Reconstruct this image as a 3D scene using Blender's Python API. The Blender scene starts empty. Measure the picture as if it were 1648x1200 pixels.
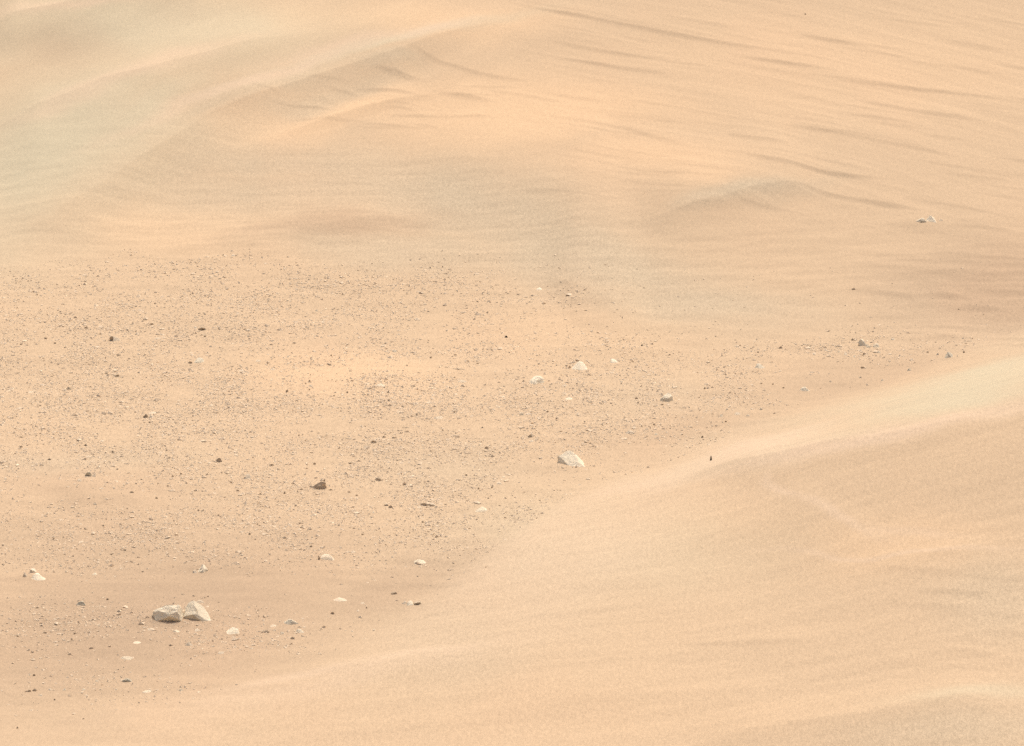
import bpy, math, random
import numpy as np

SC = bpy.context.scene
COL = SC.collection
# ------------------------------------------------------------------ camera
PITCH = math.radians(15.0)
CAM_H = 27.0
FPX = 824.0 / math.tan(math.radians(5.0))      # focal length in photo pixels (1648 wide)
cam_data = bpy.data.cameras.new('camera')
cam_data.sensor_fit = 'HORIZONTAL'
cam_data.angle = math.radians(10.0)
cam_data.clip_start = 0.5
cam_data.clip_end = 12000
cam = bpy.data.objects.new('camera', cam_data)
COL.objects.link(cam)
cam.location = (0, 0, CAM_H)
cam.rotation_euler = (math.pi / 2 - PITCH, 0, 0)
SC.camera = cam

# ------------------------------------------------------------------ light
SUN_EL, SUN_AZ = math.radians(56), math.radians(72)   # azimuth measured from +x towards +y: behind and to the right
sd = (math.cos(SUN_EL) * math.cos(SUN_AZ), math.cos(SUN_EL) * math.sin(SUN_AZ), math.sin(SUN_EL))
world = bpy.data.worlds.new('World')
SC.world = world
world.use_nodes = True
wn, wl = world.node_tree.nodes, world.node_tree.links
wn.clear()
out = wn.new('ShaderNodeOutputWorld')
bg = wn.new('ShaderNodeBackground')
sky = wn.new('ShaderNodeTexSky')
sky.sky_type = 'NISHITA'
sky.sun_disc = False
sky.sun_elevation = SUN_EL
sky.sun_rotation = math.pi / 2 - SUN_AZ
sky.air_density = 1.0
sky.dust_density = 6.0
sky.ozone_density = 1.0
tint = wn.new('ShaderNodeMix')
tint.data_type = 'RGBA'; tint.blend_type = 'MULTIPLY'
tint.inputs[0].default_value = 1.0
tint.inputs[7].default_value = (1.0, 0.92, 0.84, 1)    # dusty butterscotch sky
wl.new(sky.outputs[0], tint.inputs[6])
wl.new(tint.outputs[2], bg.inputs[0])
bg.inputs[1].default_value = 0.15
wl.new(bg.outputs[0], out.inputs[0])
sun_data = bpy.data.lights.new('sun', 'SUN')
sun_data.energy = 2.25
sun_data.angle = math.radians(0.6)
sun_data.color = (1.0, 0.97, 0.93)
sun = bpy.data.objects.new('sun', sun_data)
COL.objects.link(sun)
sun.location = (60, 60, 80)
from mathutils import Vector
sun.rotation_euler = Vector(sd).to_track_quat('Z', 'Y').to_euler()

vs = SC.view_settings
vs.view_transform = 'Standard'
vs.look = 'None'
vs.gamma = 1
vs.use_curve_mapping = False
vs.exposure = 0.33
SC.cycles.use_denoising = False      # keep the grain of the sand

# ------------------------------------------------------------------ numpy helpers
rng = np.random.default_rng(7)
_P = rng.permutation(4096).astype(np.int64)
_G = rng.uniform(0, 2 * np.pi, 4096)
_GX, _GY = np.cos(_G), np.sin(_G)


def noise(x, y, seed=0):
    """2-D gradient noise, about -1..1"""
    x = np.asarray(x, float) + seed * 17.31
    y = np.asarray(y, float) - seed * 9.77
    xi, yi = np.floor(x).astype(np.int64), np.floor(y).astype(np.int64)
    xf, yf = x - xi, y - yi
    u = xf * xf * xf * (xf * (xf * 6 - 15) + 10)
    v = yf * yf * yf * (yf * (yf * 6 - 15) + 10)

    def g(i, j, a, b):
        h = _P[(_P[i & 4095] + j) & 4095]
        return _GX[h] * a + _GY[h] * b
    n00, n10 = g(xi, yi, xf, yf), g(xi + 1, yi, xf - 1, yf)
    n01, n11 = g(xi, yi + 1, xf, yf - 1), g(xi + 1, yi + 1, xf - 1, yf - 1)
    return 1.5 * ((n00 * (1 - u) + n10 * u) * (1 - v) + (n01 * (1 - u) + n11 * u) * v)


def fbm(x, y, oct=4, seed=0, gain=0.5):
    r, a, f = 0, 1.0, 1.0
    for k in range(oct):
        r = r + a * noise(x * f, y * f, seed + k)
        a *= gain
        f *= 2.03
    return r


def smooth(a, b, x):
    t = np.clip((x - a) / (b - a), 0, 1)
    return t * t * (3 - 2 * t)


def softplus(t, w):
    return w * np.logaddexp(0, t / w)


def ray(u, v):
    """world direction through photo pixel (u, v)"""
    a = (np.asarray(u, float) - 824) / FPX
    b = (600 - np.asarray(v, float)) / FPX
    return a, math.cos(PITCH) + b * math.sin(PITCH), -math.sin(PITCH) + b * math.cos(PITCH)


def at_height(u, v, z):
    dx, dy, dz = ray(u, v)
    t = (z - CAM_H) / dz
    return dx * t, dy * t


def project(x, y, z):
    d = y * math.cos(PITCH) - (z - CAM_H) * math.sin(PITCH)
    up = y * math.sin(PITCH) + (z - CAM_H) * math.cos(PITCH)
    d = np.maximum(d, 1e-3)
    return 824 + FPX * x / d, 600 - FPX * up / d


# ------------------------------------------------------------------ terrain, large shapes
# foreground dune: heights surveyed at points, joined by a thin-plate surface
FD = [(30, 1172, 0), (200, 1142, 0), (400, 1088, 0), (600, 1010, 0), (750, 905, 0), (900, 803, 0.02), (1000, 770, .10),
      (1100, 735, .12), (1200, 697, .2), (1400, 640, .4), (1640, 580, .9), (1760, 550, 1.1),
      (1760, 632, 2.7), (1640, 657, 2.4), (1500, 690, 2.05), (1400, 708, 1.75), (1270, 733, 1.32), (1180, 752, .98), (1080, 780, .68), (960, 830, .42), (860, 900, .33),
      (1760, 900, 1.9), (1640, 900, 1.85), (1640, 1200, 1.6), (1200, 900, 1.0), (1200, 1050, .95), (1200, 1200, .9), (900, 1000, .55),
      (820, 1060, .5), (800, 1200, .5), (400, 1200, .22), (600, 1100, .3), (1000, 1100, .75), (100, 1200, .06),
      (-150, 1230, 0), (600, 1330, .6), (1200, 1400, 1.0), (1700, 1400, 1.5),
      # behind and beside the dune the surface dips under the plain
      (1760, 490, -.2), (1640, 520, -.25), (1400, 580, -.35), (1200, 640, -.4), (1000, 710, -.4), (900, 735, -.4), (750, 830, -.4), (600, 930, -.4),
      (400, 1025, -.4), (200, 1090, -.35), (30, 1125, -.35), (1640, 430, -.9), (1000, 560, -1), (500, 750, -1), (100, 950, -1)]
fx, fy = [], []
for u_, v_, z_ in FD:
    a_, b_ = at_height(u_, v_, z_)
    fx.append(float(a_)); fy.append(float(b_))
fz = [p[2] for p in FD]
fx, fy, fz = np.array(fx), np.array(fy), np.array(fz)


def _tps(r2):
    return 0.5 * r2 * np.log(r2 + 1e-9)


SX, SY = 3.0, 5.0
_px, _py = fx / SX, fy / SY
_K = _tps((_px[:, None] - _px[None]) ** 2 + (_py[:, None] - _py[None]) ** 2) + np.eye(len(fx)) * 0.012
_A = np.zeros((len(fx) + 3, len(fx) + 3))
_Q = np.stack([np.ones_like(_px), _px, _py], 1)
_A[:len(fx), :len(fx)] = _K
_A[:len(fx), len(fx):] = _Q
_A[len(fx):, :len(fx)] = _Q.T
_W = np.linalg.solve(_A, np.concatenate([fz, np.zeros(3)]))


def dune_T(x, y):
    x = np.clip(x, -14, 16) / SX
    y = np.clip(y, 70, 113) / SY
    r = np.full(np.broadcast(x, y).shape, _W[-3]) + _W[-2] * x + _W[-1] * y
    for k in range(len(fx)):
        r = r + _W[k] * _tps((x - _px[k]) ** 2 + (y - _py[k]) ** 2)
    return r


_tu = np.array([-900, 30, 240, 370, 620, 720, 880, 1010, 1150, 1330, 1500, 2400.])
_tx, _ty = at_height(_tu, np.array([405, 410, 405, 414, 408, 440, 448, 495, 522, 535, 540, 540.]), 0)
TOE_S = np.linspace((_tx / _ty)[0], (_tx / _ty)[-1], 400)
TOE_Y = np.interp(TOE_S, _tx / _ty, _ty)
for _ in range(300):
    TOE_Y[1:-1] = .25 * TOE_Y[:-2] + .5 * TOE_Y[1:-1] + .25 * TOE_Y[2:]


def base_parts(x, y):
    s = x / np.maximum(y, 1.0)
    near = 25.0 * np.clip(1 - y / 71.0, 0, 1.0) ** 1.25
    near = np.where(y < 0, 25.0, near)
    toe = np.interp(s, TOE_S, TOE_Y)
    hill = 0.13 * softplus(y - toe - 1, 2.0)
    hill = hill - 0.12 * softplus(y - 420, 60)
    T = dune_T(x, y)
    dune = softplus(T, 0.035)
    dune = dune * smooth(66, 74, y)
    return near, hill, dune, T


def base(x, y):
    n, h, d, _ = base_parts(np.asarray(x, float), np.asarray(y, float))
    return n + h + d


def hit(u, v, func=None):
    """first point of the ground seen through photo pixel (u, v)"""
    func = func or base
    dx, dy, dz = ray(u, v)
    ts = np.linspace(70, 300, 1400)
    z = func(dx * ts, dy * ts)
    below = CAM_H + dz * ts < z
    k = int(np.argmax(below)) if below.any() else len(ts) - 1
    lo, hi = ts[max(k - 1, 0)], ts[k]
    tt = np.linspace(lo, hi, 40)
    z = func(dx * tt, dy * tt)
    b = CAM_H + dz * tt < z
    t = tt[int(np.argmax(b))] if b.any() else hi
    return float(dx * t), float(dy * t)


# ------------------------------------------------------------------ terrain, ridges
RIDGES = []


def ridge(pts, amp, near_w, far_w, taper=0.2, crease=1.0):
    """a wind ridge: crest along the photo's line, slip face (near_w metres) to the viewer's side, back slope far_w metres"""
    P = np.array([hit(u, v) for u, v in pts])
    ss, yy = P[:, 0] / P[:, 1], P[:, 1]
    q = np.linspace(ss[0], ss[-1], 80)
    f = np.interp(q, ss, yy)
    for _ in range(8 + int(160 / len(ss))):                 # round off the corners of the surveyed line
        f[1:-1] = .25 * f[:-2] + .5 * f[1:-1] + .25 * f[2:]
    g = np.gradient(f, q) / f
    RIDGES.append((q, f, np.sqrt(1 + g * g), amp * .62, near_w * .62, far_w * .62, taper, crease))


# left pale dunes
ridge([(-60, 420), (120, 345), (250, 262), (370, 183), (500, 140), (620, 105), (700, 72), (790, 38), (850, 30)], .44, 1.5, 9, .28, .9)
ridge([(-80, 235), (30, 203), (150, 168), (300, 126), (420, 98), (520, 60)], .45, 3.2, 3, .25, .8)
ridge([(-60, 60), (30, 40), (120, 22), (240, 2), (400, -30)], .5, 2.4, 5, .2, .9)
ridge([(-40, 330), (100, 290), (220, 230), (330, 180)], .16, 4, 4, .3, .3)
ridge([(440, 222), (520, 196), (590, 175), (660, 158), (715, 150)], .13, .5, 2.5, .35)
ridge([(590, 118), (640, 121), (700, 132)], .06, .32, 1.2, .45)
ridge([(690, 146), (750, 152), (812, 163)], .055, .28, 1.2, .45)
ridge([(560, 148), (620, 146), (690, 156)], .06, .22, 1, .45)
# mid grey dune: crest and its right-hand horns
ridge([(620, 246), (760, 252), (860, 282), (940, 325), (1010, 372)], .11, 2.6, 5, .35, .7)
ridge([(1010, 372), (1080, 350), (1150, 332), (1230, 310), (1290, 303), (1350, 312)], .24, 1.4, 5, .3)
ridge([(860, 440), (920, 462), (985, 492), (1060, 515)], .22, 1.6, 7, .4, .8)
ridge([(340, 405), (480, 378), (600, 360), (700, 357)], .22, 2.0, 5, .35, .8)
ridge([(240, 408), (330, 398), (440, 392)], .10, 1.2, 3, .4)
# streaks down the right-hand slope
for pts, a in [([(800, 0), (880, 16), (950, 30), (1090, 55), (1200, 75), (1300, 90)], .20),
               ([(870, 62), (960, 80), (1060, 94)], .11), ([(640, 82), (700, 100), (780, 120), (870, 132)], .13),
               ([(920, 95), (1010, 108), (1100, 120)], .09),
               ([(1280, 55), (1340, 66), (1385, 74)], .13), ([(1170, 88), (1260, 102), (1345, 114)], .13),
               ([(1240, 112), (1440, 140), (1640, 160)], .10), ([(1310, 127), (1440, 141), (1560, 150)], .12),
               ([(1350, 158), (1480, 180), (1580, 192)], .14), ([(1160, 216), (1220, 228), (1280, 238)], .14),
               ([(1170, 246), (1240, 266), (1330, 282), (1450, 292)], .20), ([(1230, 197), (1400, 225), (1560, 256)], .12),
               ([(1270, 300), (1350, 318), (1430, 330), (1500, 342)], .20), ([(990, 200), (1060, 222), (1120, 238)], .10),
               ([(760, 140), (850, 152), (930, 166)], .08), ([(1500, 60), (1640, 80)], .08), ([(1420, 95), (1640, 118)], .09),
               ([(1500, 278), (1640, 290)], .08), ([(1520, 360), (1640, 372)], .10), ([(1040, 20), (1200, 48)], .08)]:
    ridge(pts, a * .30, .20, 2.0, .32)
for k in range(90):                                   # many faint ones between
    r_ = np.random.default_rng(100 + k)
    u0, v0 = r_.uniform(820, 1600), r_.uniform(-40, 330)
    L = r_.uniform(70, 240)
    sl = r_.uniform(.10, .19)
    ridge([(u0, v0), (u0 + L / 2, v0 + L * sl / 2 + r_.uniform(-2, 2)), (u0 + L, v0 + L * sl)], r_.uniform(.009, .022), .14, 1.1, .4)
for k in range(26):                                   # ribs in the hollow left of the centre
    r_ = np.random.default_rng(300 + k)
    u0, v0 = r_.uniform(380, 720), r_.uniform(135, 205)
    L = r_.uniform(50, 130)
    ridge([(u0, v0), (u0 + L / 2, v0 + r_.uniform(-5, 4)), (u0 + L, v0 + r_.uniform(-2, 12))], r_.uniform(.010, .024), .15, .7, .45)
# foreground dune details
ridge([(1640, 655), (1500, 688), (1400, 706), (1270, 731), (1180, 747), (1080, 770)][::-1], .20, 1.8, 3.2, .25)
ridge([(430, 1100), (540, 1080), (700, 1062), (840, 1050)], .06, 1.2, 1.2, .4)
ridge([(1060, 1040), (1150, 1036), (1250, 1034), (1340, 1028)], .045, .22, 1.4, .4)
ridge([(1360, 892), (1480, 886), (1650, 888)], .05, 1.6, .9, .4)
ridge([(1080, 1200), (1250, 1178), (1450, 1150), (1660, 1118)], .22, 2.4, 2.2, .25)
ridge([(680, 1150), (900, 1122), (1150, 1112), (1350, 1100)], .07, 1.6, 1.4, .4)
ridge([(1235, 752), (1275, 792), (1340, 825), (1440, 850)], .035, 1.4, .6, .4, .9)
ridge([(20, 1166), (100, 1158), (190, 1146), (260, 1140)], .06, .8, 1.0, .4)
for k in range(16):
    r_ = np.random.default_rng(500 + k)
    u0, v0 = r_.uniform(1380, 1560), r_.uniform(905, 1075)
    L = r_.uniform(90, 260)
    ridge([(u0, v0), (u0 + L / 2, v0 + r_.uniform(-2, 5)), (u0 + L, v0 + r_.uniform(2, 14))], r_.uniform(.012, .028), .2, .6, .5)
for k in range(34):
    r_ = np.random.default_rng(700 + k)
    u0, v0 = r_.uniform(1330, 1600), r_.uniform(395, 560)
    L = r_.uniform(60, 220)
    ridge([(u0, v0), (u0 + L / 2, v0 + r_.uniform(-2, 3)), (u0 + L, v0 + r_.uniform(0, 12))], r_.uniform(.015, .035), .2, .8, .5)
# low swells on the plain
ridge([(60, 786), (130, 798), (200, 810), (280, 820)], .12, 1.6, 2.5, .35, .5)
ridge([(300, 920), (430, 930), (600, 926), (760, 918)], .08, 2.4, 2.0, .35, .5)
ridge([(640, 596), (780, 602), (900, 612), (1020, 615)], .05, 1.0, 2.0, .4)
ridge([(880, 556), (1000, 558), (1120, 562)], .05, 1.0, 1.0, .4)


def ridge_height(x, y):
    z = np.zeros(x.shape)
    sarr = x / np.maximum(y, 1)
    for k, (q, f, g, amp, wn_, wf, taper, crease) in enumerate(RIDGES):
        m = max(wn_, wf) * 1.6 * g.max()
        sel = np.nonzero((sarr > q[0]) & (sarr < q[-1]) & (y > f.min() - m) & (y < f.max() + m))
        if not len(sel[0]):
            continue
        S_, Y_ = sarr[sel], y[sel]
        L = (q[-1] - q[0]) * f.mean()
        wob = .12 * min(wn_, wf) * fbm(S_ * f.mean() / (.25 * L + .5), Y_ / (.35 * L + .5) + k * 3.7, 2, 5)
        d = (Y_ - np.interp(S_, q, f)) / np.interp(S_, q, g) + wob
        tt = (S_ - q[0]) / (q[-1] - q[0])
        end = smooth(0, taper, tt) * smooth(0, taper, 1 - tt)
        w = np.where(d > 0, wf, wn_) * (.55 + .45 * end)
        t = np.clip(np.abs(d) / w / 1.5, 0, 1)
        z[sel] += amp * end * (crease * (1 - t) ** 2 * (1 + t * .5) + (1 - crease) * (1 - t * t) ** 2)
    return z


def ell(U, V, blobs):
    r = np.zeros(U.shape)
    for u, v, ru, rv, w, *rot in blobs:
        a = math.radians(rot[0]) if rot else 0
        du, dv = U - u, V - v
        p = du * math.cos(a) + dv * math.sin(a)
        q = -du * math.sin(a) + dv * math.cos(a)
        r = np.maximum(r, w * np.exp(-((p / ru) ** 2 + (q / rv) ** 2) ** 1.2))
    return r


GRAVEL = [(250, 620, 420, 190, 1), (650, 660, 330, 130, 1), (560, 780, 330, 110, .9), (150, 560, 260, 110, .8), (700, 860, 110, 40, .8),
          (960, 660, 200, 90, .8), (1120, 620, 130, 45, .7), (1130, 690, 90, 28, .35), (1350, 560, 200, 16, .8, -2), (330, 850, 330, 60, .9),
          (120, 1010, 190, 60, .55), (330, 1020, 170, 40, .6), (150, 720, 220, 50, 1), (160, 880, 220, 45, .7), (150, 1100, 160, 30, .35), (450, 480, 400, 60, .8), (980, 560, 180, 30, .5)]
BARE = [(180, 800, 200, 14, 1, 6), (400, 575, 180, 14, .8), (650, 602, 260, 10, .9), (350, 940, 330, 22, 1), (120, 945, 160, 14, .8), (900, 770, 150, 16, .9, -12),
        (330, 1070, 300, 26, .8), (120, 765, 90, 14, .7)]


def gravel_mask(U, V):
    g = ell(U, V, GRAVEL) * (1 - .85 * ell(U, V, BARE))
    return g


APRON = []
for u_, v_, w_ in [(271, 1000, 54), (320, 998, 50), (921, 750, 50), (862, 617, 30), (932, 595, 27), (1073, 645, 25), (1490, 357, 40), (58, 932, 32), (327, 919, 26), (511, 785, 31),
                   (527, 901, 26), (375, 1019, 25), (467, 1004, 27), (1390, 555, 17), (1223, 592, 19), (320, 583, 19), (130, 973, 19), (675, 906, 24), (660, 973, 36)]:
    a_, b_ = hit(u_, v_ - w_ * .12)
    APRON.append((a_, b_, w_ * b_ / FPX))


def ground_height(x, y):
    x = np.asarray(x, float); y = np.asarray(y, float)
    shp = np.broadcast(x, y).shape
    x = np.broadcast_to(x, shp).astype(float); y = np.broadcast_to(y, shp).astype(float)
    n, h, d, T = base_parts(x, y)
    z = n + h + d
    U, V = project(x, y, z)
    inside = smooth(.35, .13, np.abs(x / np.maximum(y, 1))) * smooth(60, 73, y) * smooth(230, 170, y)
    z = z + ridge_height(x, y)
    yr, y = y, y / .58
    # wide swells
    z = z + inside * .07 * fbm(x / 9, y / 16, 3, 3)
    hill = smooth(0.15, 1.2, h)
    # streaky wind relief on the right-hand slope, running down to the right
    a, b = .77 * x - .63 * yr, .63 * x + .77 * yr
    right = smooth(680, 1000, U + 60 * noise(x / 3, y / 3, 19))
    st = fbm(a / 7, b / .9, 3, 21)
    z = z + inside * hill * right * .017 * (.62 - np.abs(st))
    # left: broad oblique folds
    a2, b2 = .6 * x + .8 * yr, .8 * x - .6 * yr
    z = z + inside * hill * (1 - right) * .045 * fbm(a2 / 10, b2 / 2.0, 3, 31)
    # low ripples on the foreground dune
    fd = smooth(.05, .4, T)
    z = z + inside * fd * (.012 * fbm(x / 3.0, y / 1.1, 3, 41) + .015 * fbm(x / 6, y / 5, 2, 44))
    # hummocky plain
    pl = (1 - fd) * (1 - hill)
    g = gravel_mask(U, V)
    z = z + inside * pl * (.016 * fbm(x / 2.2, y / 2.6, 3, 51) + .012 * fbm(x / 1.4, y / .8, 2, 56) * (1 - .3 * g))
    z = z + inside * pl * g * .004 * noise(x / .4, y / .5, 61)
    for ax_, ay_, aw_ in APRON:       # low drift round the foot, trailing off towards the viewer's left
        sel = np.nonzero((np.abs(x - ax_) < 4 * aw_) & (np.abs(yr - ay_) < 5 * aw_))
        if len(sel[0]):
            ex, ey = (x[sel] - ax_) / aw_, (yr[sel] - ay_) / aw_
            z[sel] += .07 * aw_ * np.exp(-(ex / .85) ** 2 - (ey / .95) ** 2) + .05 * aw_ * np.exp(-((ex + .9) / 1.0) ** 2 - ((ey + .5) / .55) ** 2)
    return z


# ------------------------------------------------------------------ materials
def mat(name):
    m = bpy.data.materials.new(name)
    m.use_nodes = True
    nt = m.node_tree
    nt.nodes.clear()
    o = nt.nodes.new('ShaderNodeOutputMaterial')
    b = nt.nodes.new('ShaderNodeBsdfPrincipled')
    b.inputs['Roughness'].default_value = 1.0
    b.inputs['Specular IOR Level'].default_value = 0.05
    nt.links.new(b.outputs[0], o.inputs[0])
    return m, nt, b


def node(nt, t, **kw):
    n = nt.nodes.new(t)
    for k, v in kw.items():
        setattr(n, k, v)
    return n


def mixcol(nt, fac, a, b, blend='MIX'):
    n = node(nt, 'ShaderNodeMix', data_type='RGBA', blend_type=blend)
    for i, s in ((0, fac), (6, a), (7, b)):
        if isinstance(s, bpy.types.NodeSocket):
            nt.links.new(s, n.inputs[i])
        else:
            n.inputs[i].default_value = s if i == 0 else (*s, 1)
    return n.outputs[2]


def math_(nt, op, a, b=None, c=None):
    n = node(nt, 'ShaderNodeMath', operation=op)
    for i, s in enumerate((a, b, c)):
        if s is None:
            continue
        if isinstance(s, bpy.types.NodeSocket):
            nt.links.new(s, n.inputs[i])
        else:
            n.inputs[i].default_value = s
    return n.outputs[0]


def attr(nt, name):
    return node(nt, 'ShaderNodeAttribute', attribute_name=name).outputs['Fac']


def tex_noise(nt, vec, scale, detail=2, rough=.5):
    n = node(nt, 'ShaderNodeTexNoise')
    n.inputs['Scale'].default_value = scale
    n.inputs['Detail'].default_value = detail
    n.inputs['Roughness'].default_value = rough
    nt.links.new(vec, n.inputs['Vector'])
    return n.outputs['Fac']


def mapping(nt, vec, scale, rot=(0, 0, 0)):
    n = node(nt, 'ShaderNodeMapping')
    n.inputs['Scale'].default_value = scale
    n.inputs['Rotation'].default_value = rot
    nt.links.new(vec, n.inputs['Vector'])
    return n.outputs[0]


SAND = (.458, .345, .226)
def sand_material():
    m, nt, b = mat('sand')
    pos = node(nt, 'ShaderNodeNewGeometry').outputs['Position']
    c = mixcol(nt, attr(nt, 'orange'), SAND, (.56, .402, .25))
    c = mixcol(nt, attr(nt, 'grey'), c, (.408, .338, .236))
    c = mixcol(nt, attr(nt, 'pale'), c, (.448, .394, .274))
    c = mixcol(nt, attr(nt, 'red'), c, (.372, .276, .184))
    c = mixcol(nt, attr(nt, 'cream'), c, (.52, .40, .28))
    # broad tone drift
    n1 = tex_noise(nt, mapping(nt, pos, (.35, .12, .3)), 1.0, 4, .55)
    c = mixcol(nt, math_(nt, 'MULTIPLY', math_(nt, 'SUBTRACT', n1, .5), .55), c, (.56, .37, .23))
    # sorted grains: light and dark specks drawn out along the wind
    gv = mapping(nt, pos, (1.0, .28, 1.0))
    n2 = tex_noise(nt, gv, 75, 2, .75)
    n3 = tex_noise(nt, gv, 24, 2, .6)
    gr = attr(nt, 'grain')
    k = math_(nt, 'ADD', math_(nt, 'MULTIPLY', math_(nt, 'SUBTRACT', n2, .5), 1.0), math_(nt, 'MULTIPLY', math_(nt, 'SUBTRACT', n3, .5), .45))
    k = math_(nt, 'MULTIPLY', k, math_(nt, 'MULTIPLY_ADD', gr, .75, .30))
    k = math_(nt, 'ADD', k, 1.0)
    cc = node(nt, 'ShaderNodeCombineColor')
    for i in range(3):
        nt.links.new(k, cc.inputs[i])
    c = mixcol(nt, 1.0, c, cc.outputs[0], 'MULTIPLY')
    nt.links.new(c, b.inputs['Base Color'])
    bump = node(nt, 'ShaderNodeBump')
    bump.inputs['Strength'].default_value = .25
    bump.inputs['Distance'].default_value = .02
    h = tex_noise(nt, mapping(nt, pos, (1, .5, 1)), 14, 3, .65)
    nt.links.new(h, bump.inputs['Height'])
    nt.links.new(bump.outputs[0], b.inputs['Normal'])
    return m


def stone_material(name, col, col2, dust=.45, attr_tone=False):
    m, nt, b = mat(name)
    geo = node(nt, 'ShaderNodeNewGeometry')
    pos = geo.outputs['Position']
    n1 = tex_noise(nt, pos, 22, 4, .65)
    n2 = tex_noise(nt, pos, 70, 3, .6)
    f = math_(nt, 'MULTIPLY_ADD', math_(nt, 'SUBTRACT', n1, .5), 2.2, .5)
    f.node.use_clamp = True
    c = mixcol(nt, f, col, col2)
    if attr_tone:
        t = attr(nt, 'tone')
        c = mixcol(nt, t, c, (.70, .575, .42))
    else:
        rnd = node(nt, 'ShaderNodeObjectInfo').outputs['Random']
        v = math_(nt, 'MULTIPLY_ADD', rnd, .3, .85)
        cc = node(nt, 'ShaderNodeCombineColor')
        for i in range(3):
            nt.links.new(v, cc.inputs[i])
        c = mixcol(nt, 1.0, c, cc.outputs[0], 'MULTIPLY')
    # dust settled on the flat tops
    sep = node(nt, 'ShaderNodeSeparateXYZ')
    nt.links.new(geo.outputs['Normal'], sep.inputs[0])
    mr = node(nt, 'ShaderNodeMapRange', interpolation_type='SMOOTHSTEP')
    mr.inputs['From Min'].default_value = .45
    mr.inputs['From Max'].default_value = .95
    nt.links.new(sep.outputs[2], mr.inputs['Value'])
    d = math_(nt, 'MULTIPLY', math_(nt, 'MULTIPLY', mr.outputs[0], dust), math_(nt, 'MULTIPLY_ADD', n1, 1.2, .3))
    d.node.use_clamp = True
    c = mixcol(nt, d, c, (.56, .43, .28))
    nt.links.new(c, b.inputs['Base Color'])
    bump = node(nt, 'ShaderNodeBump')
    bump.inputs['Strength'].default_value = .5
    bump.inputs['Distance'].default_value = .02
    nt.links.new(n2, bump.inputs['Height'])
    nt.links.new(bump.outputs[0], b.inputs['Normal'])
    return m


M_SAND = sand_material()
M = {'pale': stone_material('pale_stone', (.64, .545, .41), (.53, .445, .325), .3),
     'cream': stone_material('cream_stone', (.70, .61, .45), (.61, .525, .385), .2),
     'grey': stone_material('grey_green_stone', (.50, .47, .36), (.62, .56, .43), .35),
     'dark': stone_material('dark_stone', (.41, .325, .228), (.50, .405, .288), .5),
     'mid': stone_material('brown_stone', (.47, .375, .268), (.54, .435, .312), .5),
     'bright': stone_material('bright_stone', (.78, .69, .52), (.66, .58, .43), .15),
     'black': stone_material('black_stone', (.07, .058, .045), (.10, .085, .065), .05)}
M_GRAVEL = stone_material('gravel_mix', (.50, .394, .275), (.57, .452, .32), .3, True)

# ------------------------------------------------------------------ terrain mesh, cut into the landforms
NS = 740
s_in = np.linspace(-.094, .094, NS)
s_out = .094 + np.cumsum(np.geomspace(.0006, 1.2, 26))
s_ax = np.concatenate([-s_out[::-1], s_in, s_out])
y_in = np.concatenate([np.linspace(73, 106, 400, endpoint=False), np.linspace(106, 131, 520, endpoint=False), np.linspace(131, 146, 60)])
y_lo = np.array([2, 6, 12, 20, 28, 36, 44, 50, 56, 60, 63, 65.5, 67.5, 69, 70.3, 71.4, 72.3])
y_hi = 146 + np.cumsum(np.geomspace(.8, 900, 26))
y_ax = np.concatenate([y_lo, y_in, y_hi])
S, Y = np.meshgrid(s_ax, y_ax)
X = S * Y
Z = ground_height(X, Y)
B0 = base(X, Y)
U, V = project(X, Y, B0)

# normals of the whole sheet, shared by the pieces
P3 = np.stack([X, Y, Z], -1)
du_ = np.empty_like(P3); dv_ = np.empty_like(P3)
du_[:, 1:-1] = P3[:, 2:] - P3[:, :-2]; du_[:, 0] = P3[:, 1] - P3[:, 0]; du_[:, -1] = P3[:, -1] - P3[:, -2]
dv_[1:-1] = P3[2:] - P3[:-2]; dv_[0] = P3[1] - P3[0]; dv_[-1] = P3[-1] - P3[-2]
NRM = np.cross(du_, dv_)
NRM /= np.linalg.norm(NRM, axis=-1, keepdims=True)

# sand colours by place, with some lee shade and sunlit crests painted in
wob_u, wob_v = 30 * fbm(X / 3.2, Y / 4.2, 3, 71), 18 * fbm(X / 3.2, Y / 4.2, 3, 77)
Uw, Vw = U + wob_u, V + wob_v
inframe = smooth(.2, .11, np.abs(S)) * smooth(66, 74, Y) * smooth(220, 165, Y)
A_grey = ell(Uw, Vw, [(480, 265, 260, 40, .55, 7), (740, 330, 280, 70, .8, 11), (930, 415, 250, 60, .85, 14), (1110, 490, 210, 45, .7, 6), (740, 1030, 200, 80, .3, -14), (640, 400, 240, 30, .6, 4), (1200, 322, 120, 15, .8, -10), (470, 320, 260, 50, .55),
                      (1200, 690, 170, 16, .3, -14), (520, 165, 120, 14, .5, -16), (420, 172, 170, 10, .5, -22), (620, 118, 70, 10, .5), (1580, 500, 140, 60, .5), (1600, 960, 90, 60, .45), (90, 735, 180, 26, .5), (720, 760, 130, 40, .35),  # thin slanted blobs below the crests paint the shade of their lee sides
                      (1060, 640, 120, 40, .3), (780, 900, 140, 70, .35, -30), (1550, 1180, 220, 35, .5, -6), (350, 250, 240, 26, .4, -30)]) * inframe
A_pale = ell(Uw, Vw, [(200, 220, 180, 40, .8, -28), (60, 260, 250, 120, 1, -25), (230, 60, 300, 90, .85), (60, 60, 200, 60, .5), (600, 90, 220, 12, .75, -16), (400, 160, 200, 14, .6, -20), (1560, 622, 210, 32, .85, -13), (1250, 720, 220, 22, .5, -13),
                      (1000, 880, 260, 80, .35), (1580, 1120, 120, 14, .5, -8)]) * inframe
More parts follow.
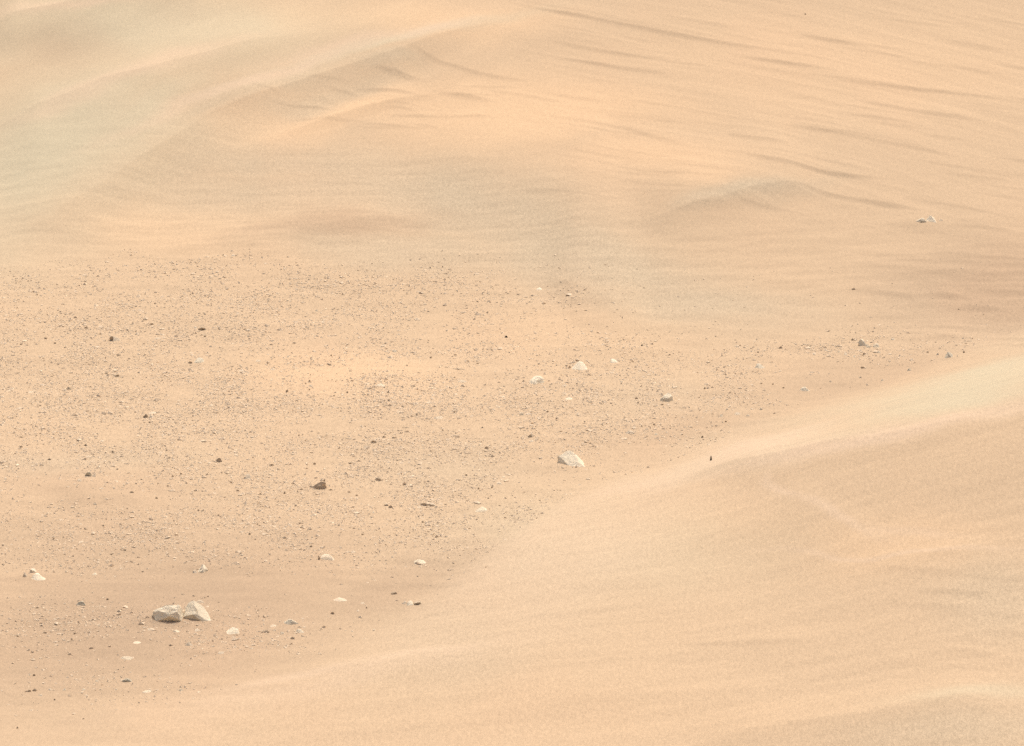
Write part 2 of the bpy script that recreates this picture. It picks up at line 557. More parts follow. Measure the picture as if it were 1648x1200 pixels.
A_orange = ell(Uw, Vw, [(470, 200, 130, 28, 1, -14), (880, 175, 260, 60, 1), (1060, 250, 160, 40, .8), (580, 170, 130, 25, .9), (700, 40, 200, 40, .8), (480, 30, 90, 40, .6), (1150, 280, 80, 30, .6), (300, 370, 200, 40, .5), (560, 600, 160, 40, .6), (1300, 120, 500, 90, .4),
                        (1100, 850, 200, 60, .4), (1450, 870, 160, 50, .5), (900, 540, 200, 40, .3), (1000, 1150, 400, 60, .2)]) * inframe
A_red = ell(Uw, Vw, [(230, 1000, 380, 130, 1, -10), (180, 880, 280, 80, .6), (640, 950, 170, 50, .8, -14), (1400, 600, 260, 30, .5, -8), (1600, 470, 170, 75, 1), (1100, 690, 200, 22, .4, -10), (150, 790, 200, 40, .5, 6), (520, 372, 180, 14, .7, -4), (110, 90, 80, 45, .5)]) * inframe
T_all = dune_T(X, Y)
A_cream = ell(Uw, Vw, [(430, 148, 240, 11, .75, -21), (200, 150, 190, 13, .6, -17), (120, 20, 130, 9, .6, -7), (1268, 782, 44, 8, .6, 45), (1345, 826, 80, 8, .6, 22), (1450, 850, 90, 8, .4, 9), (420, 1092, 210, 9, .6, -12), (660, 1052, 170, 11, .5, -11), (170, 1151, 150, 8, .5, -8), (1450, 889, 190, 4, .6, 0), (1420, 696, 330, 15, .9, -13), (1200, 726, 150, 20, .8, -15), (1060, 768, 150, 24, .6, -17), (900, 880, 240, 90, .4, -24), (560, 1085, 320, 24, .3, -14), (280, 1135, 260, 18, .4, -8), (690, 62, 90, 12, .7, -16), (560, 90, 120, 12, .6, -16)]) * inframe * np.where(V > 520, smooth(-.05, .14, T_all), 1)  # thin strips along crests and the curved streak paint their sunlit edges
fdm = smooth(.0, .25, T_all) * smooth(109, 106, Y)
A_red *= (1 - .8 * fdm)
A_grain = np.clip(.35 + .65 * A_grey + .25 * fdm + .5 * gravel_mask(U, V), 0, 1)

# ownership of each face
quadU = .25 * (U[1:, 1:] + U[:-1, 1:] + U[1:, :-1] + U[:-1, :-1])
quadV = .25 * (V[1:, 1:] + V[:-1, 1:] + V[1:, :-1] + V[:-1, :-1])
quadS = .25 * (S[1:, 1:] + S[:-1, 1:] + S[1:, :-1] + S[:-1, :-1])
quadY = .25 * (Y[1:, 1:] + Y[:-1, 1:] + Y[1:, :-1] + Y[:-1, :-1])
quadT = .25 * (T_all[1:, 1:] + T_all[:-1, 1:] + T_all[1:, :-1] + T_all[:-1, :-1])
own = np.full(quadU.shape, 'gravel_plain', dtype=object)
upline = np.interp(quadU, [-200, 30, 240, 370, 620, 720, 880, 1010, 1150, 1330, 1500, 1700], [400, 405, 400, 412, 405, 440, 448, 497, 525, 540, 545, 540])
back = quadV < upline
own[back] = 'hillside'
mid_top = np.interp(quadU, [150, 240, 400, 620, 760, 880, 960, 1015, 1150, 1290, 1300], [398, 300, 262, 240, 248, 285, 335, 372, 332, 303, 600])
mid = back & (quadV > mid_top) & (quadU > 150) & (quadU < 1300)
own[mid] = 'grey_dune'
crest = np.interp(quadU, [-200, -60, 120, 250, 370, 500, 620, 700, 790, 850], [470, 420, 345, 262, 183, 140, 105, 72, 38, -60])
own[back & (quadV < crest) & (quadU < 850)] = 'pale_dune'
own[(quadT > 0.015) & (quadY < 109)] = 'sand_dune'
own[(np.abs(quadS) > .12) | (quadY < 73) | (quadY > 146)] = 'ground'

LANDFORMS = {
    'gravel_plain': ('flat plain of tan sand strewn with gravel and stones, left and centre', 'plain'),
    'sand_dune': ('smooth pale foreground dune rising to the right across the lower half', 'dune'),
    'grey_dune': ('low grey speckled dune behind the gravel plain, mid picture', 'dune'),
    'pale_dune': ('large pale dune with slanting folds in the upper left', 'dune'),
    'hillside': ('orange sand slope with thin wind streaks in the upper right', 'hillside'),
    'ground': ('open sandy ground stretching away outside the dunes', 'ground'),
}
vid_all = np.arange(X.size).reshape(X.shape)
quads = np.stack([vid_all[:-1, :-1], vid_all[:-1, 1:], vid_all[1:, 1:], vid_all[1:, :-1]], -1)
flat = {k: a.ravel() for k, a in (('grey', A_grey), ('pale', A_pale), ('orange', A_orange), ('red', A_red), ('cream', A_cream), ('grain', A_grain))}
P3f, NRMf = P3.reshape(-1, 3), NRM.reshape(-1, 3)


def mesh_from(name, verts, faces, mat_, normals=None, attrs=None):
    me = bpy.data.meshes.new(name)
    n, k = len(faces), faces.shape[1]
    me.vertices.add(len(verts))
    me.vertices.foreach_set('co', np.ascontiguousarray(verts, dtype=np.float32).ravel())
    me.loops.add(n * k)
    me.loops.foreach_set('vertex_index', np.ascontiguousarray(faces, dtype=np.int32).ravel())
    me.polygons.add(n)
    me.polygons.foreach_set('loop_start', np.arange(0, n * k, k, dtype=np.int32))
    me.update(calc_edges=True)
    for a, d in (attrs or {}).items():
        at = me.attributes.new(a, 'FLOAT', 'POINT')
        at.data.foreach_set('value', np.ascontiguousarray(d, dtype=np.float32))
    me.materials.append(mat_)
    if normals is not None:
        me.polygons.foreach_set('use_smooth', np.ones(n, dtype=bool))
        me.normals_split_custom_set_from_vertices(normals)
    else:
        me.polygons.foreach_set('use_smooth', np.zeros(n, dtype=bool))
    return me


def link(name, me, label=None, cat=None, kind=None, group=None):
    o = bpy.data.objects.new(name, me)
    COL.objects.link(o)
    for k, v in (('label', label), ('category', cat), ('kind', kind), ('group', group)):
        if v:
            o[k] = v
    return o


for nm, (lab, cat) in LANDFORMS.items():
    q = quads[own == nm].reshape(-1, 4)
    used, inv = np.unique(q, return_inverse=True)
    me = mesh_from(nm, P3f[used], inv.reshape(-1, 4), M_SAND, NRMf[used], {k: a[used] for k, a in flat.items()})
    link(nm, me, lab, cat, 'structure')

# ground behind and beside the viewer
gx = np.concatenate([-np.geomspace(6000, 60, 14), np.linspace(-40, 40, 9), np.geomspace(60, 6000, 14)])
gy = np.concatenate([-np.geomspace(5000, 20, 14), [-8, 0, 2]])
GX, GY = np.meshgrid(gx, gy)
GZ = 25 + 0 * GX
gv = np.stack([GX, GY, GZ], -1).reshape(-1, 3)
gi = np.arange(GX.size).reshape(GX.shape)
gf = np.stack([gi[:-1, :-1], gi[:-1, 1:], gi[1:, 1:], gi[1:, :-1]], -1).reshape(-1, 4)
link('ground', mesh_from('ground', gv, gf, M_SAND, None, {k: np.zeros(len(gv)) for k in flat}), 'level sandy rise at the viewpoint', 'ground', 'structure')


# fast height lookup for placing things (bilinear on the sheet)
def sheet_z(x, y):
    s = np.asarray(x) / np.asarray(y)
    i = np.clip(np.searchsorted(s_ax, s) - 1, 0, len(s_ax) - 2)
    j = np.clip(np.searchsorted(y_ax, y) - 1, 0, len(y_ax) - 2)
    fs = np.clip((s - s_ax[i]) / (s_ax[i + 1] - s_ax[i]), 0, 1)
    fy_ = np.clip((y - y_ax[j]) / (y_ax[j + 1] - y_ax[j]), 0, 1)
    return (Z[j, i] * (1 - fs) + Z[j, i + 1] * fs) * (1 - fy_) + (Z[j + 1, i] * (1 - fs) + Z[j + 1, i + 1] * fs) * fy_


# ------------------------------------------------------------------ stones
def ico(sub):
    import bmesh
    bm = bmesh.new()
    bmesh.ops.create_icosphere(bm, subdivisions=sub, radius=1)
    v = np.array([p.co[:] for p in bm.verts])
    f = np.array([[q.index for q in p.verts] for p in bm.faces])
    bm.free()
    return v, f


ICO = {k: ico(k) for k in (1, 2, 3, 4, 5)}


def noise3(p, seed):
    return (noise(p[:, 0] + p[:, 2] * .7, p[:, 1] - p[:, 2] * .4, seed) + noise(p[:, 1] + 3.1, p[:, 2] + p[:, 0] * .3, seed + 3)) * .6


def stone_mesh(name, w, dep, h, profile, seed, sub=2, cuts=(), lean=0.0, rough=.08, ncut=9, box=.75, front=None):
    """a broken stone w wide, dep deep, h high; its skyline follows profile (heights at equal steps from left to right)"""
    r = np.random.default_rng(seed)
    v, f = ICO[sub]
    v = v.copy()
    v = np.sign(v) * np.abs(v) ** box
    v /= np.abs(v).max(0)
    for k in range(ncut):                              # broken faces
        n = r.normal(size=3)
        n[2] = abs(n[2]) * .7
        n /= np.linalg.norm(n)
        d = r.uniform(.55, .88)
        over = np.maximum(v @ n - d, 0)
        v -= over[:, None] * n
    for nx, ny, nz, d in cuts:
        n = np.array([nx, ny, nz], float); n /= np.linalg.norm(n)
        over = np.maximum(v @ n - d, 0)
        v -= over[:, None] * n
    v *= 1 + rough * noise3(v * 2.3, seed % 50)[:, None] + rough * .5 * noise3(v * 6.1, seed % 37)[:, None]
    ext = np.abs(v).max(0)
    v[:, 0] = (v[:, 0] - .5 * (v[:, 0].max() + v[:, 0].min())) / (.5 * np.ptp(v[:, 0]))
    v[:, 1] /= ext[1]
    v[:, 2] /= v[:, 2].max()
    p = np.interp(v[:, 0], np.linspace(-1, 1, len(profile)), profile)
    z = np.where(v[:, 2] > 0, v[:, 2] * p, np.maximum(v[:, 2], -1) * .35)
    y = v[:, 1] + lean * np.maximum(z, 0) * np.sign(1)
    co = np.stack([v[:, 0] * w / 2, y * dep / 2, z * h], 1)
    return mesh_from(name, co, f, M['mid'])


ANCHORS = [(271, 986, 'the long undercut boulder'), (320, 984, 'the cream leaning boulder'), (921, 737, 'the big cracked boulder'), (862, 609, 'the lumpy cream boulder'),
           (932, 588, 'the smooth round-topped boulder'), (1073, 638, 'the notched flat-topped boulder'), (1490, 352, 'the lone wedge rock'), (58, 924, 'the white boulder group'),
           (324, 914, 'the knobbly hollowed boulder'), (511, 779, 'the big horned dark stone'), (527, 895, 'the tilted grey slab'), (375, 1013, 'the white triangular wedge'),
           (467, 999, 'the grey-green stone'), (205, 1058, 'the lone bright slab'), (776, 820, 'the cream disc stone'), (690, 811, 'the split slab pair'), (609, 769, 'the dark arched stone'),
           (618, 704, 'the row of dark stones'), (672, 742, 'the long-tailed brown stone'), (351, 739, 'the dark pyramid stone'), (399, 766, 'the pale round stone'), (327, 709, 'the thin undercut slab'),
           (142, 761, 'the round grey stone'), (324, 527, 'the dark block stone'), (320, 579, 'the half-buried grey boulder'), (188, 544, 'the pale wedge stone'), (187, 602, 'the long peaked dark stone'),
           (110, 624, 'the dark low-tailed stone'), (235, 668, 'the dark triangular stone'), (738, 592, 'the brown bar-shaped stone'), (867, 464, 'the lone cream stone'), (1223, 588, 'the knobbed cream boulder'),
           (1296, 625, 'the flat cream stone'), (1390, 550, 'the strip boulder'), (1528, 571, 'the right-hand strip boulder'), (1137, 719, 'the black splinter'), (662, 970, 'the low row of pale stones'),
           (675, 903, 'the low dark-ended stone'), (547, 965, 'the low spread stone'), (130, 969, 'the grey arched stone'), (50, 1110, 'the dark ragged stones'), (205, 1093, 'the low grey heap'),
           (459, 864, 'the dark flat stone'), (1014, 695, 'the pale low stone'), (29, 1022, 'the edge-cut dark stone')]
USED = set()


def where(u, v, k):
    """words that place a small stone by the k-th nearest of the stones one notices"""
    d = sorted((math.hypot(u - a, (v - b) * 1.6), a, b, n) for a, b, n in ANCHORS)
    dist, a, b, n = d[k]
    du, dv = u - a, (v - b) * 1.6
    if abs(du) > 2.2 * abs(dv):
        side = 'left of' if du < 0 else 'right of'
    elif abs(dv) > 2.2 * abs(du):
        side = 'behind' if dv < 0 else 'in front of'
    else:
        side = ('behind and ' if dv < 0 else 'in front and ') + ('left of' if du < 0 else 'right of')
    far = 'right beside and' if dist < 22 else 'close' if dist < 45 else 'a short way' if dist < 80 else 'some way' if dist < 130 else 'far'
    return f'{far} {side} {n}'


def small_label(u, v, w, h, tone):
    size = 'tiny' if w < 4.6 else 'small' if w < 9 else 'middling'
    shape = 'flat' if w / h > 2.2 else 'upright' if w / h < 1.15 else 'rounded'
    for k in range(4):
        for lab in (f'{size} {TONE_WORD[tone]} stone {where(u, v, k)}', f'{size} {shape} {TONE_WORD[tone]} stone {where(u, v, k)}'):
            if len(lab.split()) <= 16 and lab not in USED:
                USED.add(lab)
                return lab
    return lab


TONE_WORD = {'bright': 'bright', 'pale': 'pale', 'cream': 'cream', 'grey': 'grey', 'dark': 'dark', 'mid': 'brown', 'black': 'black'}
ROCKS = []


def stone(u, v, w, h, tone, label=None, prof=None, name='stone', dep=None, sub=None, cuts=(), lean=None, rough=.09, ncut=13, yaw=0.0, sink=.10, cat=None, seed=None, box=.75):
    """a stone whose outline is centred on photo pixel (u, v), w by h pixels there"""
    seed = seed if seed is not None else int(u * 13 + v * 7) % 9973
    r = np.random.default_rng(seed)
    dep = dep if dep is not None else w * .75
    graze = .26
    vb = v + h / 2 - dep * graze * .35
    x, y = hit(u, vb, sheet_z)
    z = float(sheet_z(np.array(x), np.array(y)))
    k = math.sqrt(x * x + y * y + (z - CAM_H) ** 2) / FPX
    if prof is None:
        prof = [r.uniform(.4, .8), r.uniform(.75, 1), 1, r.uniform(.6, 1), r.uniform(.3, .7)]
        if tone in ('dark', 'mid') and lean is None:
            lean = -r.uniform(.1, .5)
    if lean is None:
        lean = r.uniform(.6, 1.0) if tone in ('pale', 'cream', 'bright') else -.25
    hp = max(h - dep * graze * .5 * (1 + .9 * max(lean, 0)), h * .52)
    sub = sub or (2 if w < 12 else 3)
    me = stone_mesh(name, w * k, dep * k, hp * k, prof, seed, sub, cuts, lean, rough, ncut, box)
    me.materials[0] = M[tone]
    if label is None:
        label = small_label(u, v, w, h, tone)
        group = f'{TONE_WORD[tone]} stones scattered in the gravel'
    else:
        group = None
    o = link(name, me, label, cat or ('boulder' if name == 'boulder' else 'stone'), None, group or 'rocks on the sand')
    o.location = (x, y, z - sink * hp * k)
    o.rotation_euler = (0, 0, yaw)
    ROCKS.append((u, v, w))
    return o


# --- the boulders one notices first
stone(271, 983, 54, 31, 'bright', 'long grey-topped boulder with dark undercut front, left one of the leaning pair', [.5, .8, .88, .96, 1, .9], 'boulder', dep=52, sub=5, lean=-.05, rough=.09, cuts=[(-.05, -.894, -.447, .42), (-.06, -.36, .93, .55), (-.9, -.4, .1, .85)], ncut=4, seed=11, box=.45)
stone(320, 981, 50, 33, 'bright', 'cream boulder with bright right slope and grey front face, right one of the leaning pair', [.75, .98, 1, .86, .66, .4, .15], 'boulder', dep=46, sub=5, lean=.45, rough=.07, cuts=[(-.22, -.88, -.3, .52), (.5, -.3, .8, .5), (-.3, -.5, .8, .75)], ncut=4, seed=23, box=.6)
stone(921, 736, 50, 28, 'bright', 'big pale boulder with a diagonal crack and shaded left end, centre of the picture', [.85, 1, 1, 1, .92, .78, .5], 'boulder', dep=42, sub=5, lean=.7, rough=.13, cuts=[(-.75, -.6, -.35, .50), (-.1, -.62, .78, .42), (.5, -.4, .8, .55), (-.2, .3, 1, .75)], ncut=5, seed=37, box=.55)
stone(862, 609, 30, 17, 'bright', 'lumpy cream boulder with ragged shaded foot, beside a swell in the sand', [.4, .8, 1, .85, .4], 'boulder', dep=24, sub=4, rough=.2, lean=.7, seed=41)
stone(932, 588, 27, 16, 'bright', 'smooth pale round-topped boulder half sunk in sand behind the lumpy cream one', [.6, .9, 1, .95, .5], 'boulder', dep=26, sub=4, rough=.05, lean=.9, seed=43)
stone(1073, 638, 25, 15, 'bright', 'pale flat-topped boulder with dark notch on its lower right', [.7, .9, 1, .95, .75], 'boulder', dep=20, sub=4, rough=.12, lean=.5, cuts=[(.5, -.8, -.35, .62), (0, -.3, .95, .6)], seed=47)
stone(1482, 353, 20, 8, 'bright', 'low pale rock slab with dark undercut left edge, on the far right slope', [.35, .8, 1, .9, .6], 'boulder', dep=14, sub=3, rough=.12, lean=.2, cuts=[(-.4, -.8, -.5, .45)], seed=53)
stone(1499, 350, 20, 13, 'bright', 'pale wedge of rock standing alone on the far right slope', [.35, .7, 1, .75, .2], 'boulder', dep=16, sub=3, rough=.1, lean=.8, seed=59)
stone(1514, 353, 8, 4, 'pale', 'pale chip just right of the wedge rock on the far right slope')
stone(61, 927, 27, 13, 'bright', 'white boulder sloping down to the right, at the left edge of the picture', [.75, 1, .85, .6, .3], 'boulder', dep=22, sub=4, rough=.1, lean=.9, seed=61)
stone(54, 917, 15, 9, 'bright', 'white cap-shaped rock resting above the white boulder at the left edge', [.5, .9, 1, .8, .5], 'boulder', dep=14, sub=3, lean=-.1, rough=.1, seed=67)
stone(40, 924, 9, 8, 'pale', 'small white stone touching the left end of the white boulder')
stone(327, 913, 24, 13, 'bright', 'pale knobbly boulder with dark hollows above the cream leaning boulder', [.6, .95, 1, .85, .45], 'boulder', dep=20, sub=4, lean=.35, rough=.26, seed=71)
stone(314, 919, 10, 6, 'pale', 'small pale stone at the left foot of the knobbly boulder')
stone(511, 779, 35, 14, 'mid', 'big dark stone with low left tail and a horned right end', [.5, .6, .62, .95, 1, 1, .85], 'boulder', dep=20, sub=4, box=.5, lean=-.2, rough=.16, cuts=[(0, -.5, .86, .62)], seed=73)
stone(522, 772, 4, 5, 'dark', 'tiny dark knob on the right shoulder of the big dark horned stone')
stone(862 - 19, 612, 6, 4, 'mid', 'small brown stone at the left foot of the lumpy cream boulder')
stone(917, 589, 6, 6, 'mid', 'small brown stone at the left end of the smooth pale boulder')
stone(929, 579, 7, 4, 'mid', 'small brown stone behind the top of the smooth pale boulder')
stone(527, 895, 26, 12, 'pale', 'flat pale grey slab lying tilted at the lower edge of the gravel', [.75, 1, .95, .95, .6], 'flat_stone', dep=30, sub=3, lean=.5, rough=.05, cat='rock slab')
stone(514, 897, 6, 6, 'dark', 'small dark stone at the left corner of the flat grey slab')
stone(375, 1013, 25, 13, 'bright', 'white triangular wedge below and right of the leaning boulders', [.2, .5, .85, 1, .8], 'stone', dep=20, sub=3, lean=.9, rough=.05)
stone(467, 999, 27, 11, 'grey', 'low grey-green stone with rounded back, right of the white wedge', [.35, .75, 1, .8, .35], 'stone', dep=20, sub=3, lean=.3)
stone(428, 1014, 15, 8, 'mid', 'brown tilted stone with dark right face between the wedge and the grey-green stone', [.3, .5, .7, 1, .8])
stone(471, 1026, 9, 5, 'dark', 'small dark block below the grey-green stone', [.9, 1, 1, 1, .9])
stone(483, 1014, 15, 8, 'bright', 'white pointed stone right below the grey-green stone', [.5, 1, .8, .5, .3])
stone(454, 1018, 7, 5, 'cream', 'small white stone left of the white pointed one')
stone(441, 1007, 14, 3, 'pale', 'thin pale sliver between the brown tilted stone and the grey-green one')
stone(205, 1058, 24, 6, 'cream', 'flat bright slab lying alone on reddish sand in the lower left', [.7, .9, .8, 1, .9], 'flat_stone', dep=20, sub=3, lean=.4, rough=.05, cat='rock slab')
stone(776, 820, 23, 6, 'cream', 'flat cream disc-shaped stone at the tip of the foreground dune', [.2, .7, 1, .9, .3], 'flat_stone', dep=24, sub=3, lean=.4, rough=.04, cat='rock slab')
stone(683, 810, 16, 7, 'dark', 'long dark slab, left half of the split slab pair', [.4, .9, 1, .8, .6], 'flat_stone', lean=-.5, cat='rock slab')
stone(697, 811, 16, 7, 'pale', 'pale slab with dark front edge, right half of the split slab pair', [.6, 1, .9, .8, .5], 'flat_stone', lean=-.5, cat='rock slab')
stone(675, 816, 9, 3, 'pale', 'thin pale flake just below the split slab pair')
stone(629, 814, 9, 6, 'dark', 'dark lump left of the split slab pair, its right piece')
stone(622, 812, 8, 4, 'dark', 'dark flake left of the split slab pair, its left piece')
stone(609, 769, 16, 8, 'dark', 'dark arched stone right of the big horned stone', [.25, .6, .8, 1, .9])
stone(601, 709, 12, 6, 'dark', 'dark flat stone at the lower left end of a row of dark stones')
stone(618, 702, 8, 4, 'dark', 'dark sliver in the middle of a row of dark stones')
stone(633, 703, 9, 4, 'dark', 'dark sliver at the right end of a row of dark stones')
stone(672, 742, 18, 5, 'mid', 'low brown stone with dark knob on the left and long thin tail', [1, .8, .4, .35, .3])
stone(351, 739, 13, 9, 'dark', 'small dark pyramid stone alone on smooth ground', [.2, .45, .9, 1, .7], lean=-.2)
stone(399, 766, 14, 9, 'pale', 'pale round stone right below the dark pyramid stone', [.4, .8, 1, .9, .6])
stone(394, 768, 5, 4, 'dark', 'dark chip against the left side of the pale round stone')
stone(327, 709, 17, 4, 'pale', 'thin pale slab with dark underside above the dark pyramid stone', [.4, .6, .8, 1, .9], 'flat_stone', cat='rock slab', lean=-.6)
stone(142, 761, 15, 10, 'grey', 'round grey stone with pale rim on bare sand at the left', [.6, .95, 1, .9, .4], lean=-.5)
stone(151, 764, 7, 6, 'pale', 'small pale stone at the right side of the round grey stone')
stone(127, 772, 11, 5, 'pale', 'flat pale stone just below the round grey stone')
stone(324, 527, 16, 7, 'dark', 'dark block stone, longest dark stone in the far left gravel', [.75, .9, 1, 1, .9], lean=-.5)
stone(315, 526, 6, 3, 'cream', 'pale chip touching the left end of the dark block stone')
stone(320, 579, 19, 9, 'grey', 'half-buried grey-green boulder in the far left gravel', [.4, .8, 1, .8, .45], 'boulder', dep=18, lean=.3)
stone(307, 582, 8, 5, 'dark', 'dark stone at the left end of the half-buried grey-green boulder')
stone(188, 544, 16, 9, 'pale', 'pale wedge stone in the far left gravel with a dark stone against its left end', [.9, 1, .7, .5, .2])
stone(180, 543, 8, 9, 'dark', 'dark stone against the left end of the pale wedge stone')
stone(187, 602, 16, 7, 'dark', 'long dark stone peaked at its right end, far left gravel', [.25, .4, .5, 1, .4])
stone(110, 624, 15, 7, 'dark', 'dark stone with a low left tail near the left edge of the far gravel', [.3, .5, 1, .8, .4])
stone(235, 668, 11, 8, 'dark', 'dark triangular stone with a pale stone on its right, left gravel', [.2, .6, 1, .9, .6])
stone(243, 669, 10, 7, 'pale', 'pale stone on the right of the dark triangular stone')
stone(246, 664, 16, 3, 'pale', 'thin pale slab just behind the dark triangular stone', name='flat_stone', cat='rock slab')
stone(738, 592, 19, 6, 'mid', 'low brown bar-shaped stone on a smooth sand swell left of the lumpy cream boulder', [.5, .6, .9, 1, .6], lean=-.5)
stone(988, 580, 15, 7, 'bright', 'pale flat stone alone right of the smooth pale boulder')
stone(867, 464, 11, 5, 'bright', 'lone cream stone on the orange sand under the grey dune')
stone(375, 410, 8, 4, 'pale', 'lone pale stone on the brown foot of the grey dune at the left')
stone(1223, 588, 20, 10, 'bright', 'cream boulder with a dark knob on its left, beyond the foreground dune', [.6, .9, 1, .85, .4], 'boulder')
stone(1219, 589, 6, 5, 'dark', 'dark knob against the left front of the cream boulder beyond the dune')
stone(1296, 625, 18, 9, 'bright', 'flat cream stone just beyond the foreground dune crest', [.5, .9, 1, .7, .3])
stone(1257, 558, 7, 5, 'dark', 'dark round stone at the left end of the thin gravel strip')
stone(1390, 549, 18, 14, 'bright', 'pale boulder with shaded left end in the thin gravel strip', [.8, 1, .85, .6, .4], 'boulder', lean=.5, cuts=[(-1, -.5, -.2, .62)])
stone(1397, 556, 9, 6, 'cream', 'pale stone at the lower right foot of the strip boulder')
stone(1410, 555, 13, 8, 'cream', 'pale knobbly stone right of the strip boulder', rough=.22)
stone(1528, 570, 16, 11, 'bright', 'cream boulder at the right end of the thin gravel strip', [.5, .9, 1, .8, .4], 'boulder')
stone(1388, 590, 9, 4, 'dark', 'flat dark stone on bare sand below the strip boulder')
stone(1464, 594, 8, 5, 'cream', 'small cream stone alone on bare sand beyond the dune crest')
stone(1420, 611, 5, 3, 'cream', 'tiny cream stone nearest the dune crest on the far side')
stone(1130, 702, 5, 4, 'black', 'small black tilted shard just behind the foreground dune crest', [.3, .5, .8, 1, .7])
stone(1144, 736, 4, 10, 'black', 'thin black splinter standing upright on the foreground dune crest', [.6, .8, 1, .9, .7], 'rock_splinter', dep=3, lean=.2)
stone(1296, 22, 3, 2, 'black', 'tiny black stone high on the streaked slope')
stone(1033, 555, 4, 3, 'black', 'tiny black stone on a pale sand line right of the smooth boulder')
stone(815, 541, 6, 4, 'black', 'tiny black stone with pale chip in the far gravel')
stone(651, 969, 12, 6, 'pale', 'pale stone with dark left end, left piece of a low row by the dune', [.4, .8, 1, .8, .6])
stone(661, 970, 14, 8, 'bright', 'pale lump in the middle of a low row by the dune', [.6, .9, 1, .9, .6])
stone(674, 968, 17, 7, 'pale', 'pale tapering stone with dark foot, right piece of a low row by the dune', [.6, .9, 1, .6, .3], lean=-.6)
stone(633, 953, 15, 6, 'mid', 'small brown two-humped stone above the low row by the dune', [.5, .9, .6, 1, .5])
stone(675, 903, 24, 7, 'cream', 'low pale stone with dark left end below the gravel edge', [.6, 1, .9, .6, .2])
stone(547, 965, 25, 5, 'pale', 'low spread pale stone with a small peak, on smooth sand right of the boulders', [.3, .6, 1, .4, .25, .2])
stone(130, 969, 19, 8, 'grey', 'grey arched stone on the reddish ground at the left', [.3, .7, 1, .9, .3], lean=-.3)
stone(322, 967, 16, 6, 'pale', 'low pale slab just behind the cream leaning boulder', [.3, .8, 1, .8, .3], 'flat_stone', cat='rock slab')
stone(45, 1110, 12, 6, 'dark', 'dark ragged stone near the lower left corner', [.4, .6, .5, 1, .6])
stone(55, 1109, 9, 6, 'dark', 'dark ragged stone touching another near the lower left corner')
stone(205, 1093, 20, 8, 'grey', 'low grey stones heap on the sand in the lower left', [.3, .7, 1, .6, .3])
stone(291, 1109, 9, 5, 'cream', 'cream stone at the edge of the foreground dune in the lower left')
stone(303, 1035, 15, 8, 'pale', 'pale stone in front of the leaning boulders at the left end of the front sand', [.5, .9, 1, .8, .5])
stone(318, 1013, 11, 5, 'pale', 'low pale stone just in front of the cream leaning boulder')
stone(459, 864, 11, 5, 'dark', 'dark flat stone at the lower edge of the middle gravel', [.4, .7, 1, .9, .5])
stone(564, 744, 9, 4, 'dark', 'small dark stone upper right of the big horned stone', [.4, .7, 1, .9, .5])
stone(458, 792, 5, 5, 'dark', 'small round dark stone left of the big horned stone')
stone(853, 700, 12, 6, 'pale', 'pale stone with a dark underside left above the big cracked boulder', lean=-.6)
stone(855, 709, 9, 4, 'pale', 'small pale stone directly below another left of the big cracked boulder')
stone(1014, 695, 16, 7, 'pale', 'pale low stone right above the big cracked boulder', [.3, .7, 1, .8, .4])
stone(74, 543, 9, 4, 'dark', 'small dark stone with flat tail near the left edge of the far gravel')
stone(191, 570, 8, 4, 'dark', 'small dark tilted stone between the wedge stone and the long peaked stone')
stone(80, 738, 7, 4, 'dark', 'small dark stone on the left below the greyest gravel')
stone(212, 791, 8, 4, 'dark', 'small dark stone on bare sand right of the round grey stone')
stone(29, 1022, 9, 4, 'dark', 'small dark stone cut by the left edge beside the reddish ground')
stone(190, 987, 12, 5, 'mid', 'brown tilted stone just left of the long grey boulder', [.3, .4, .8, 1, .4])

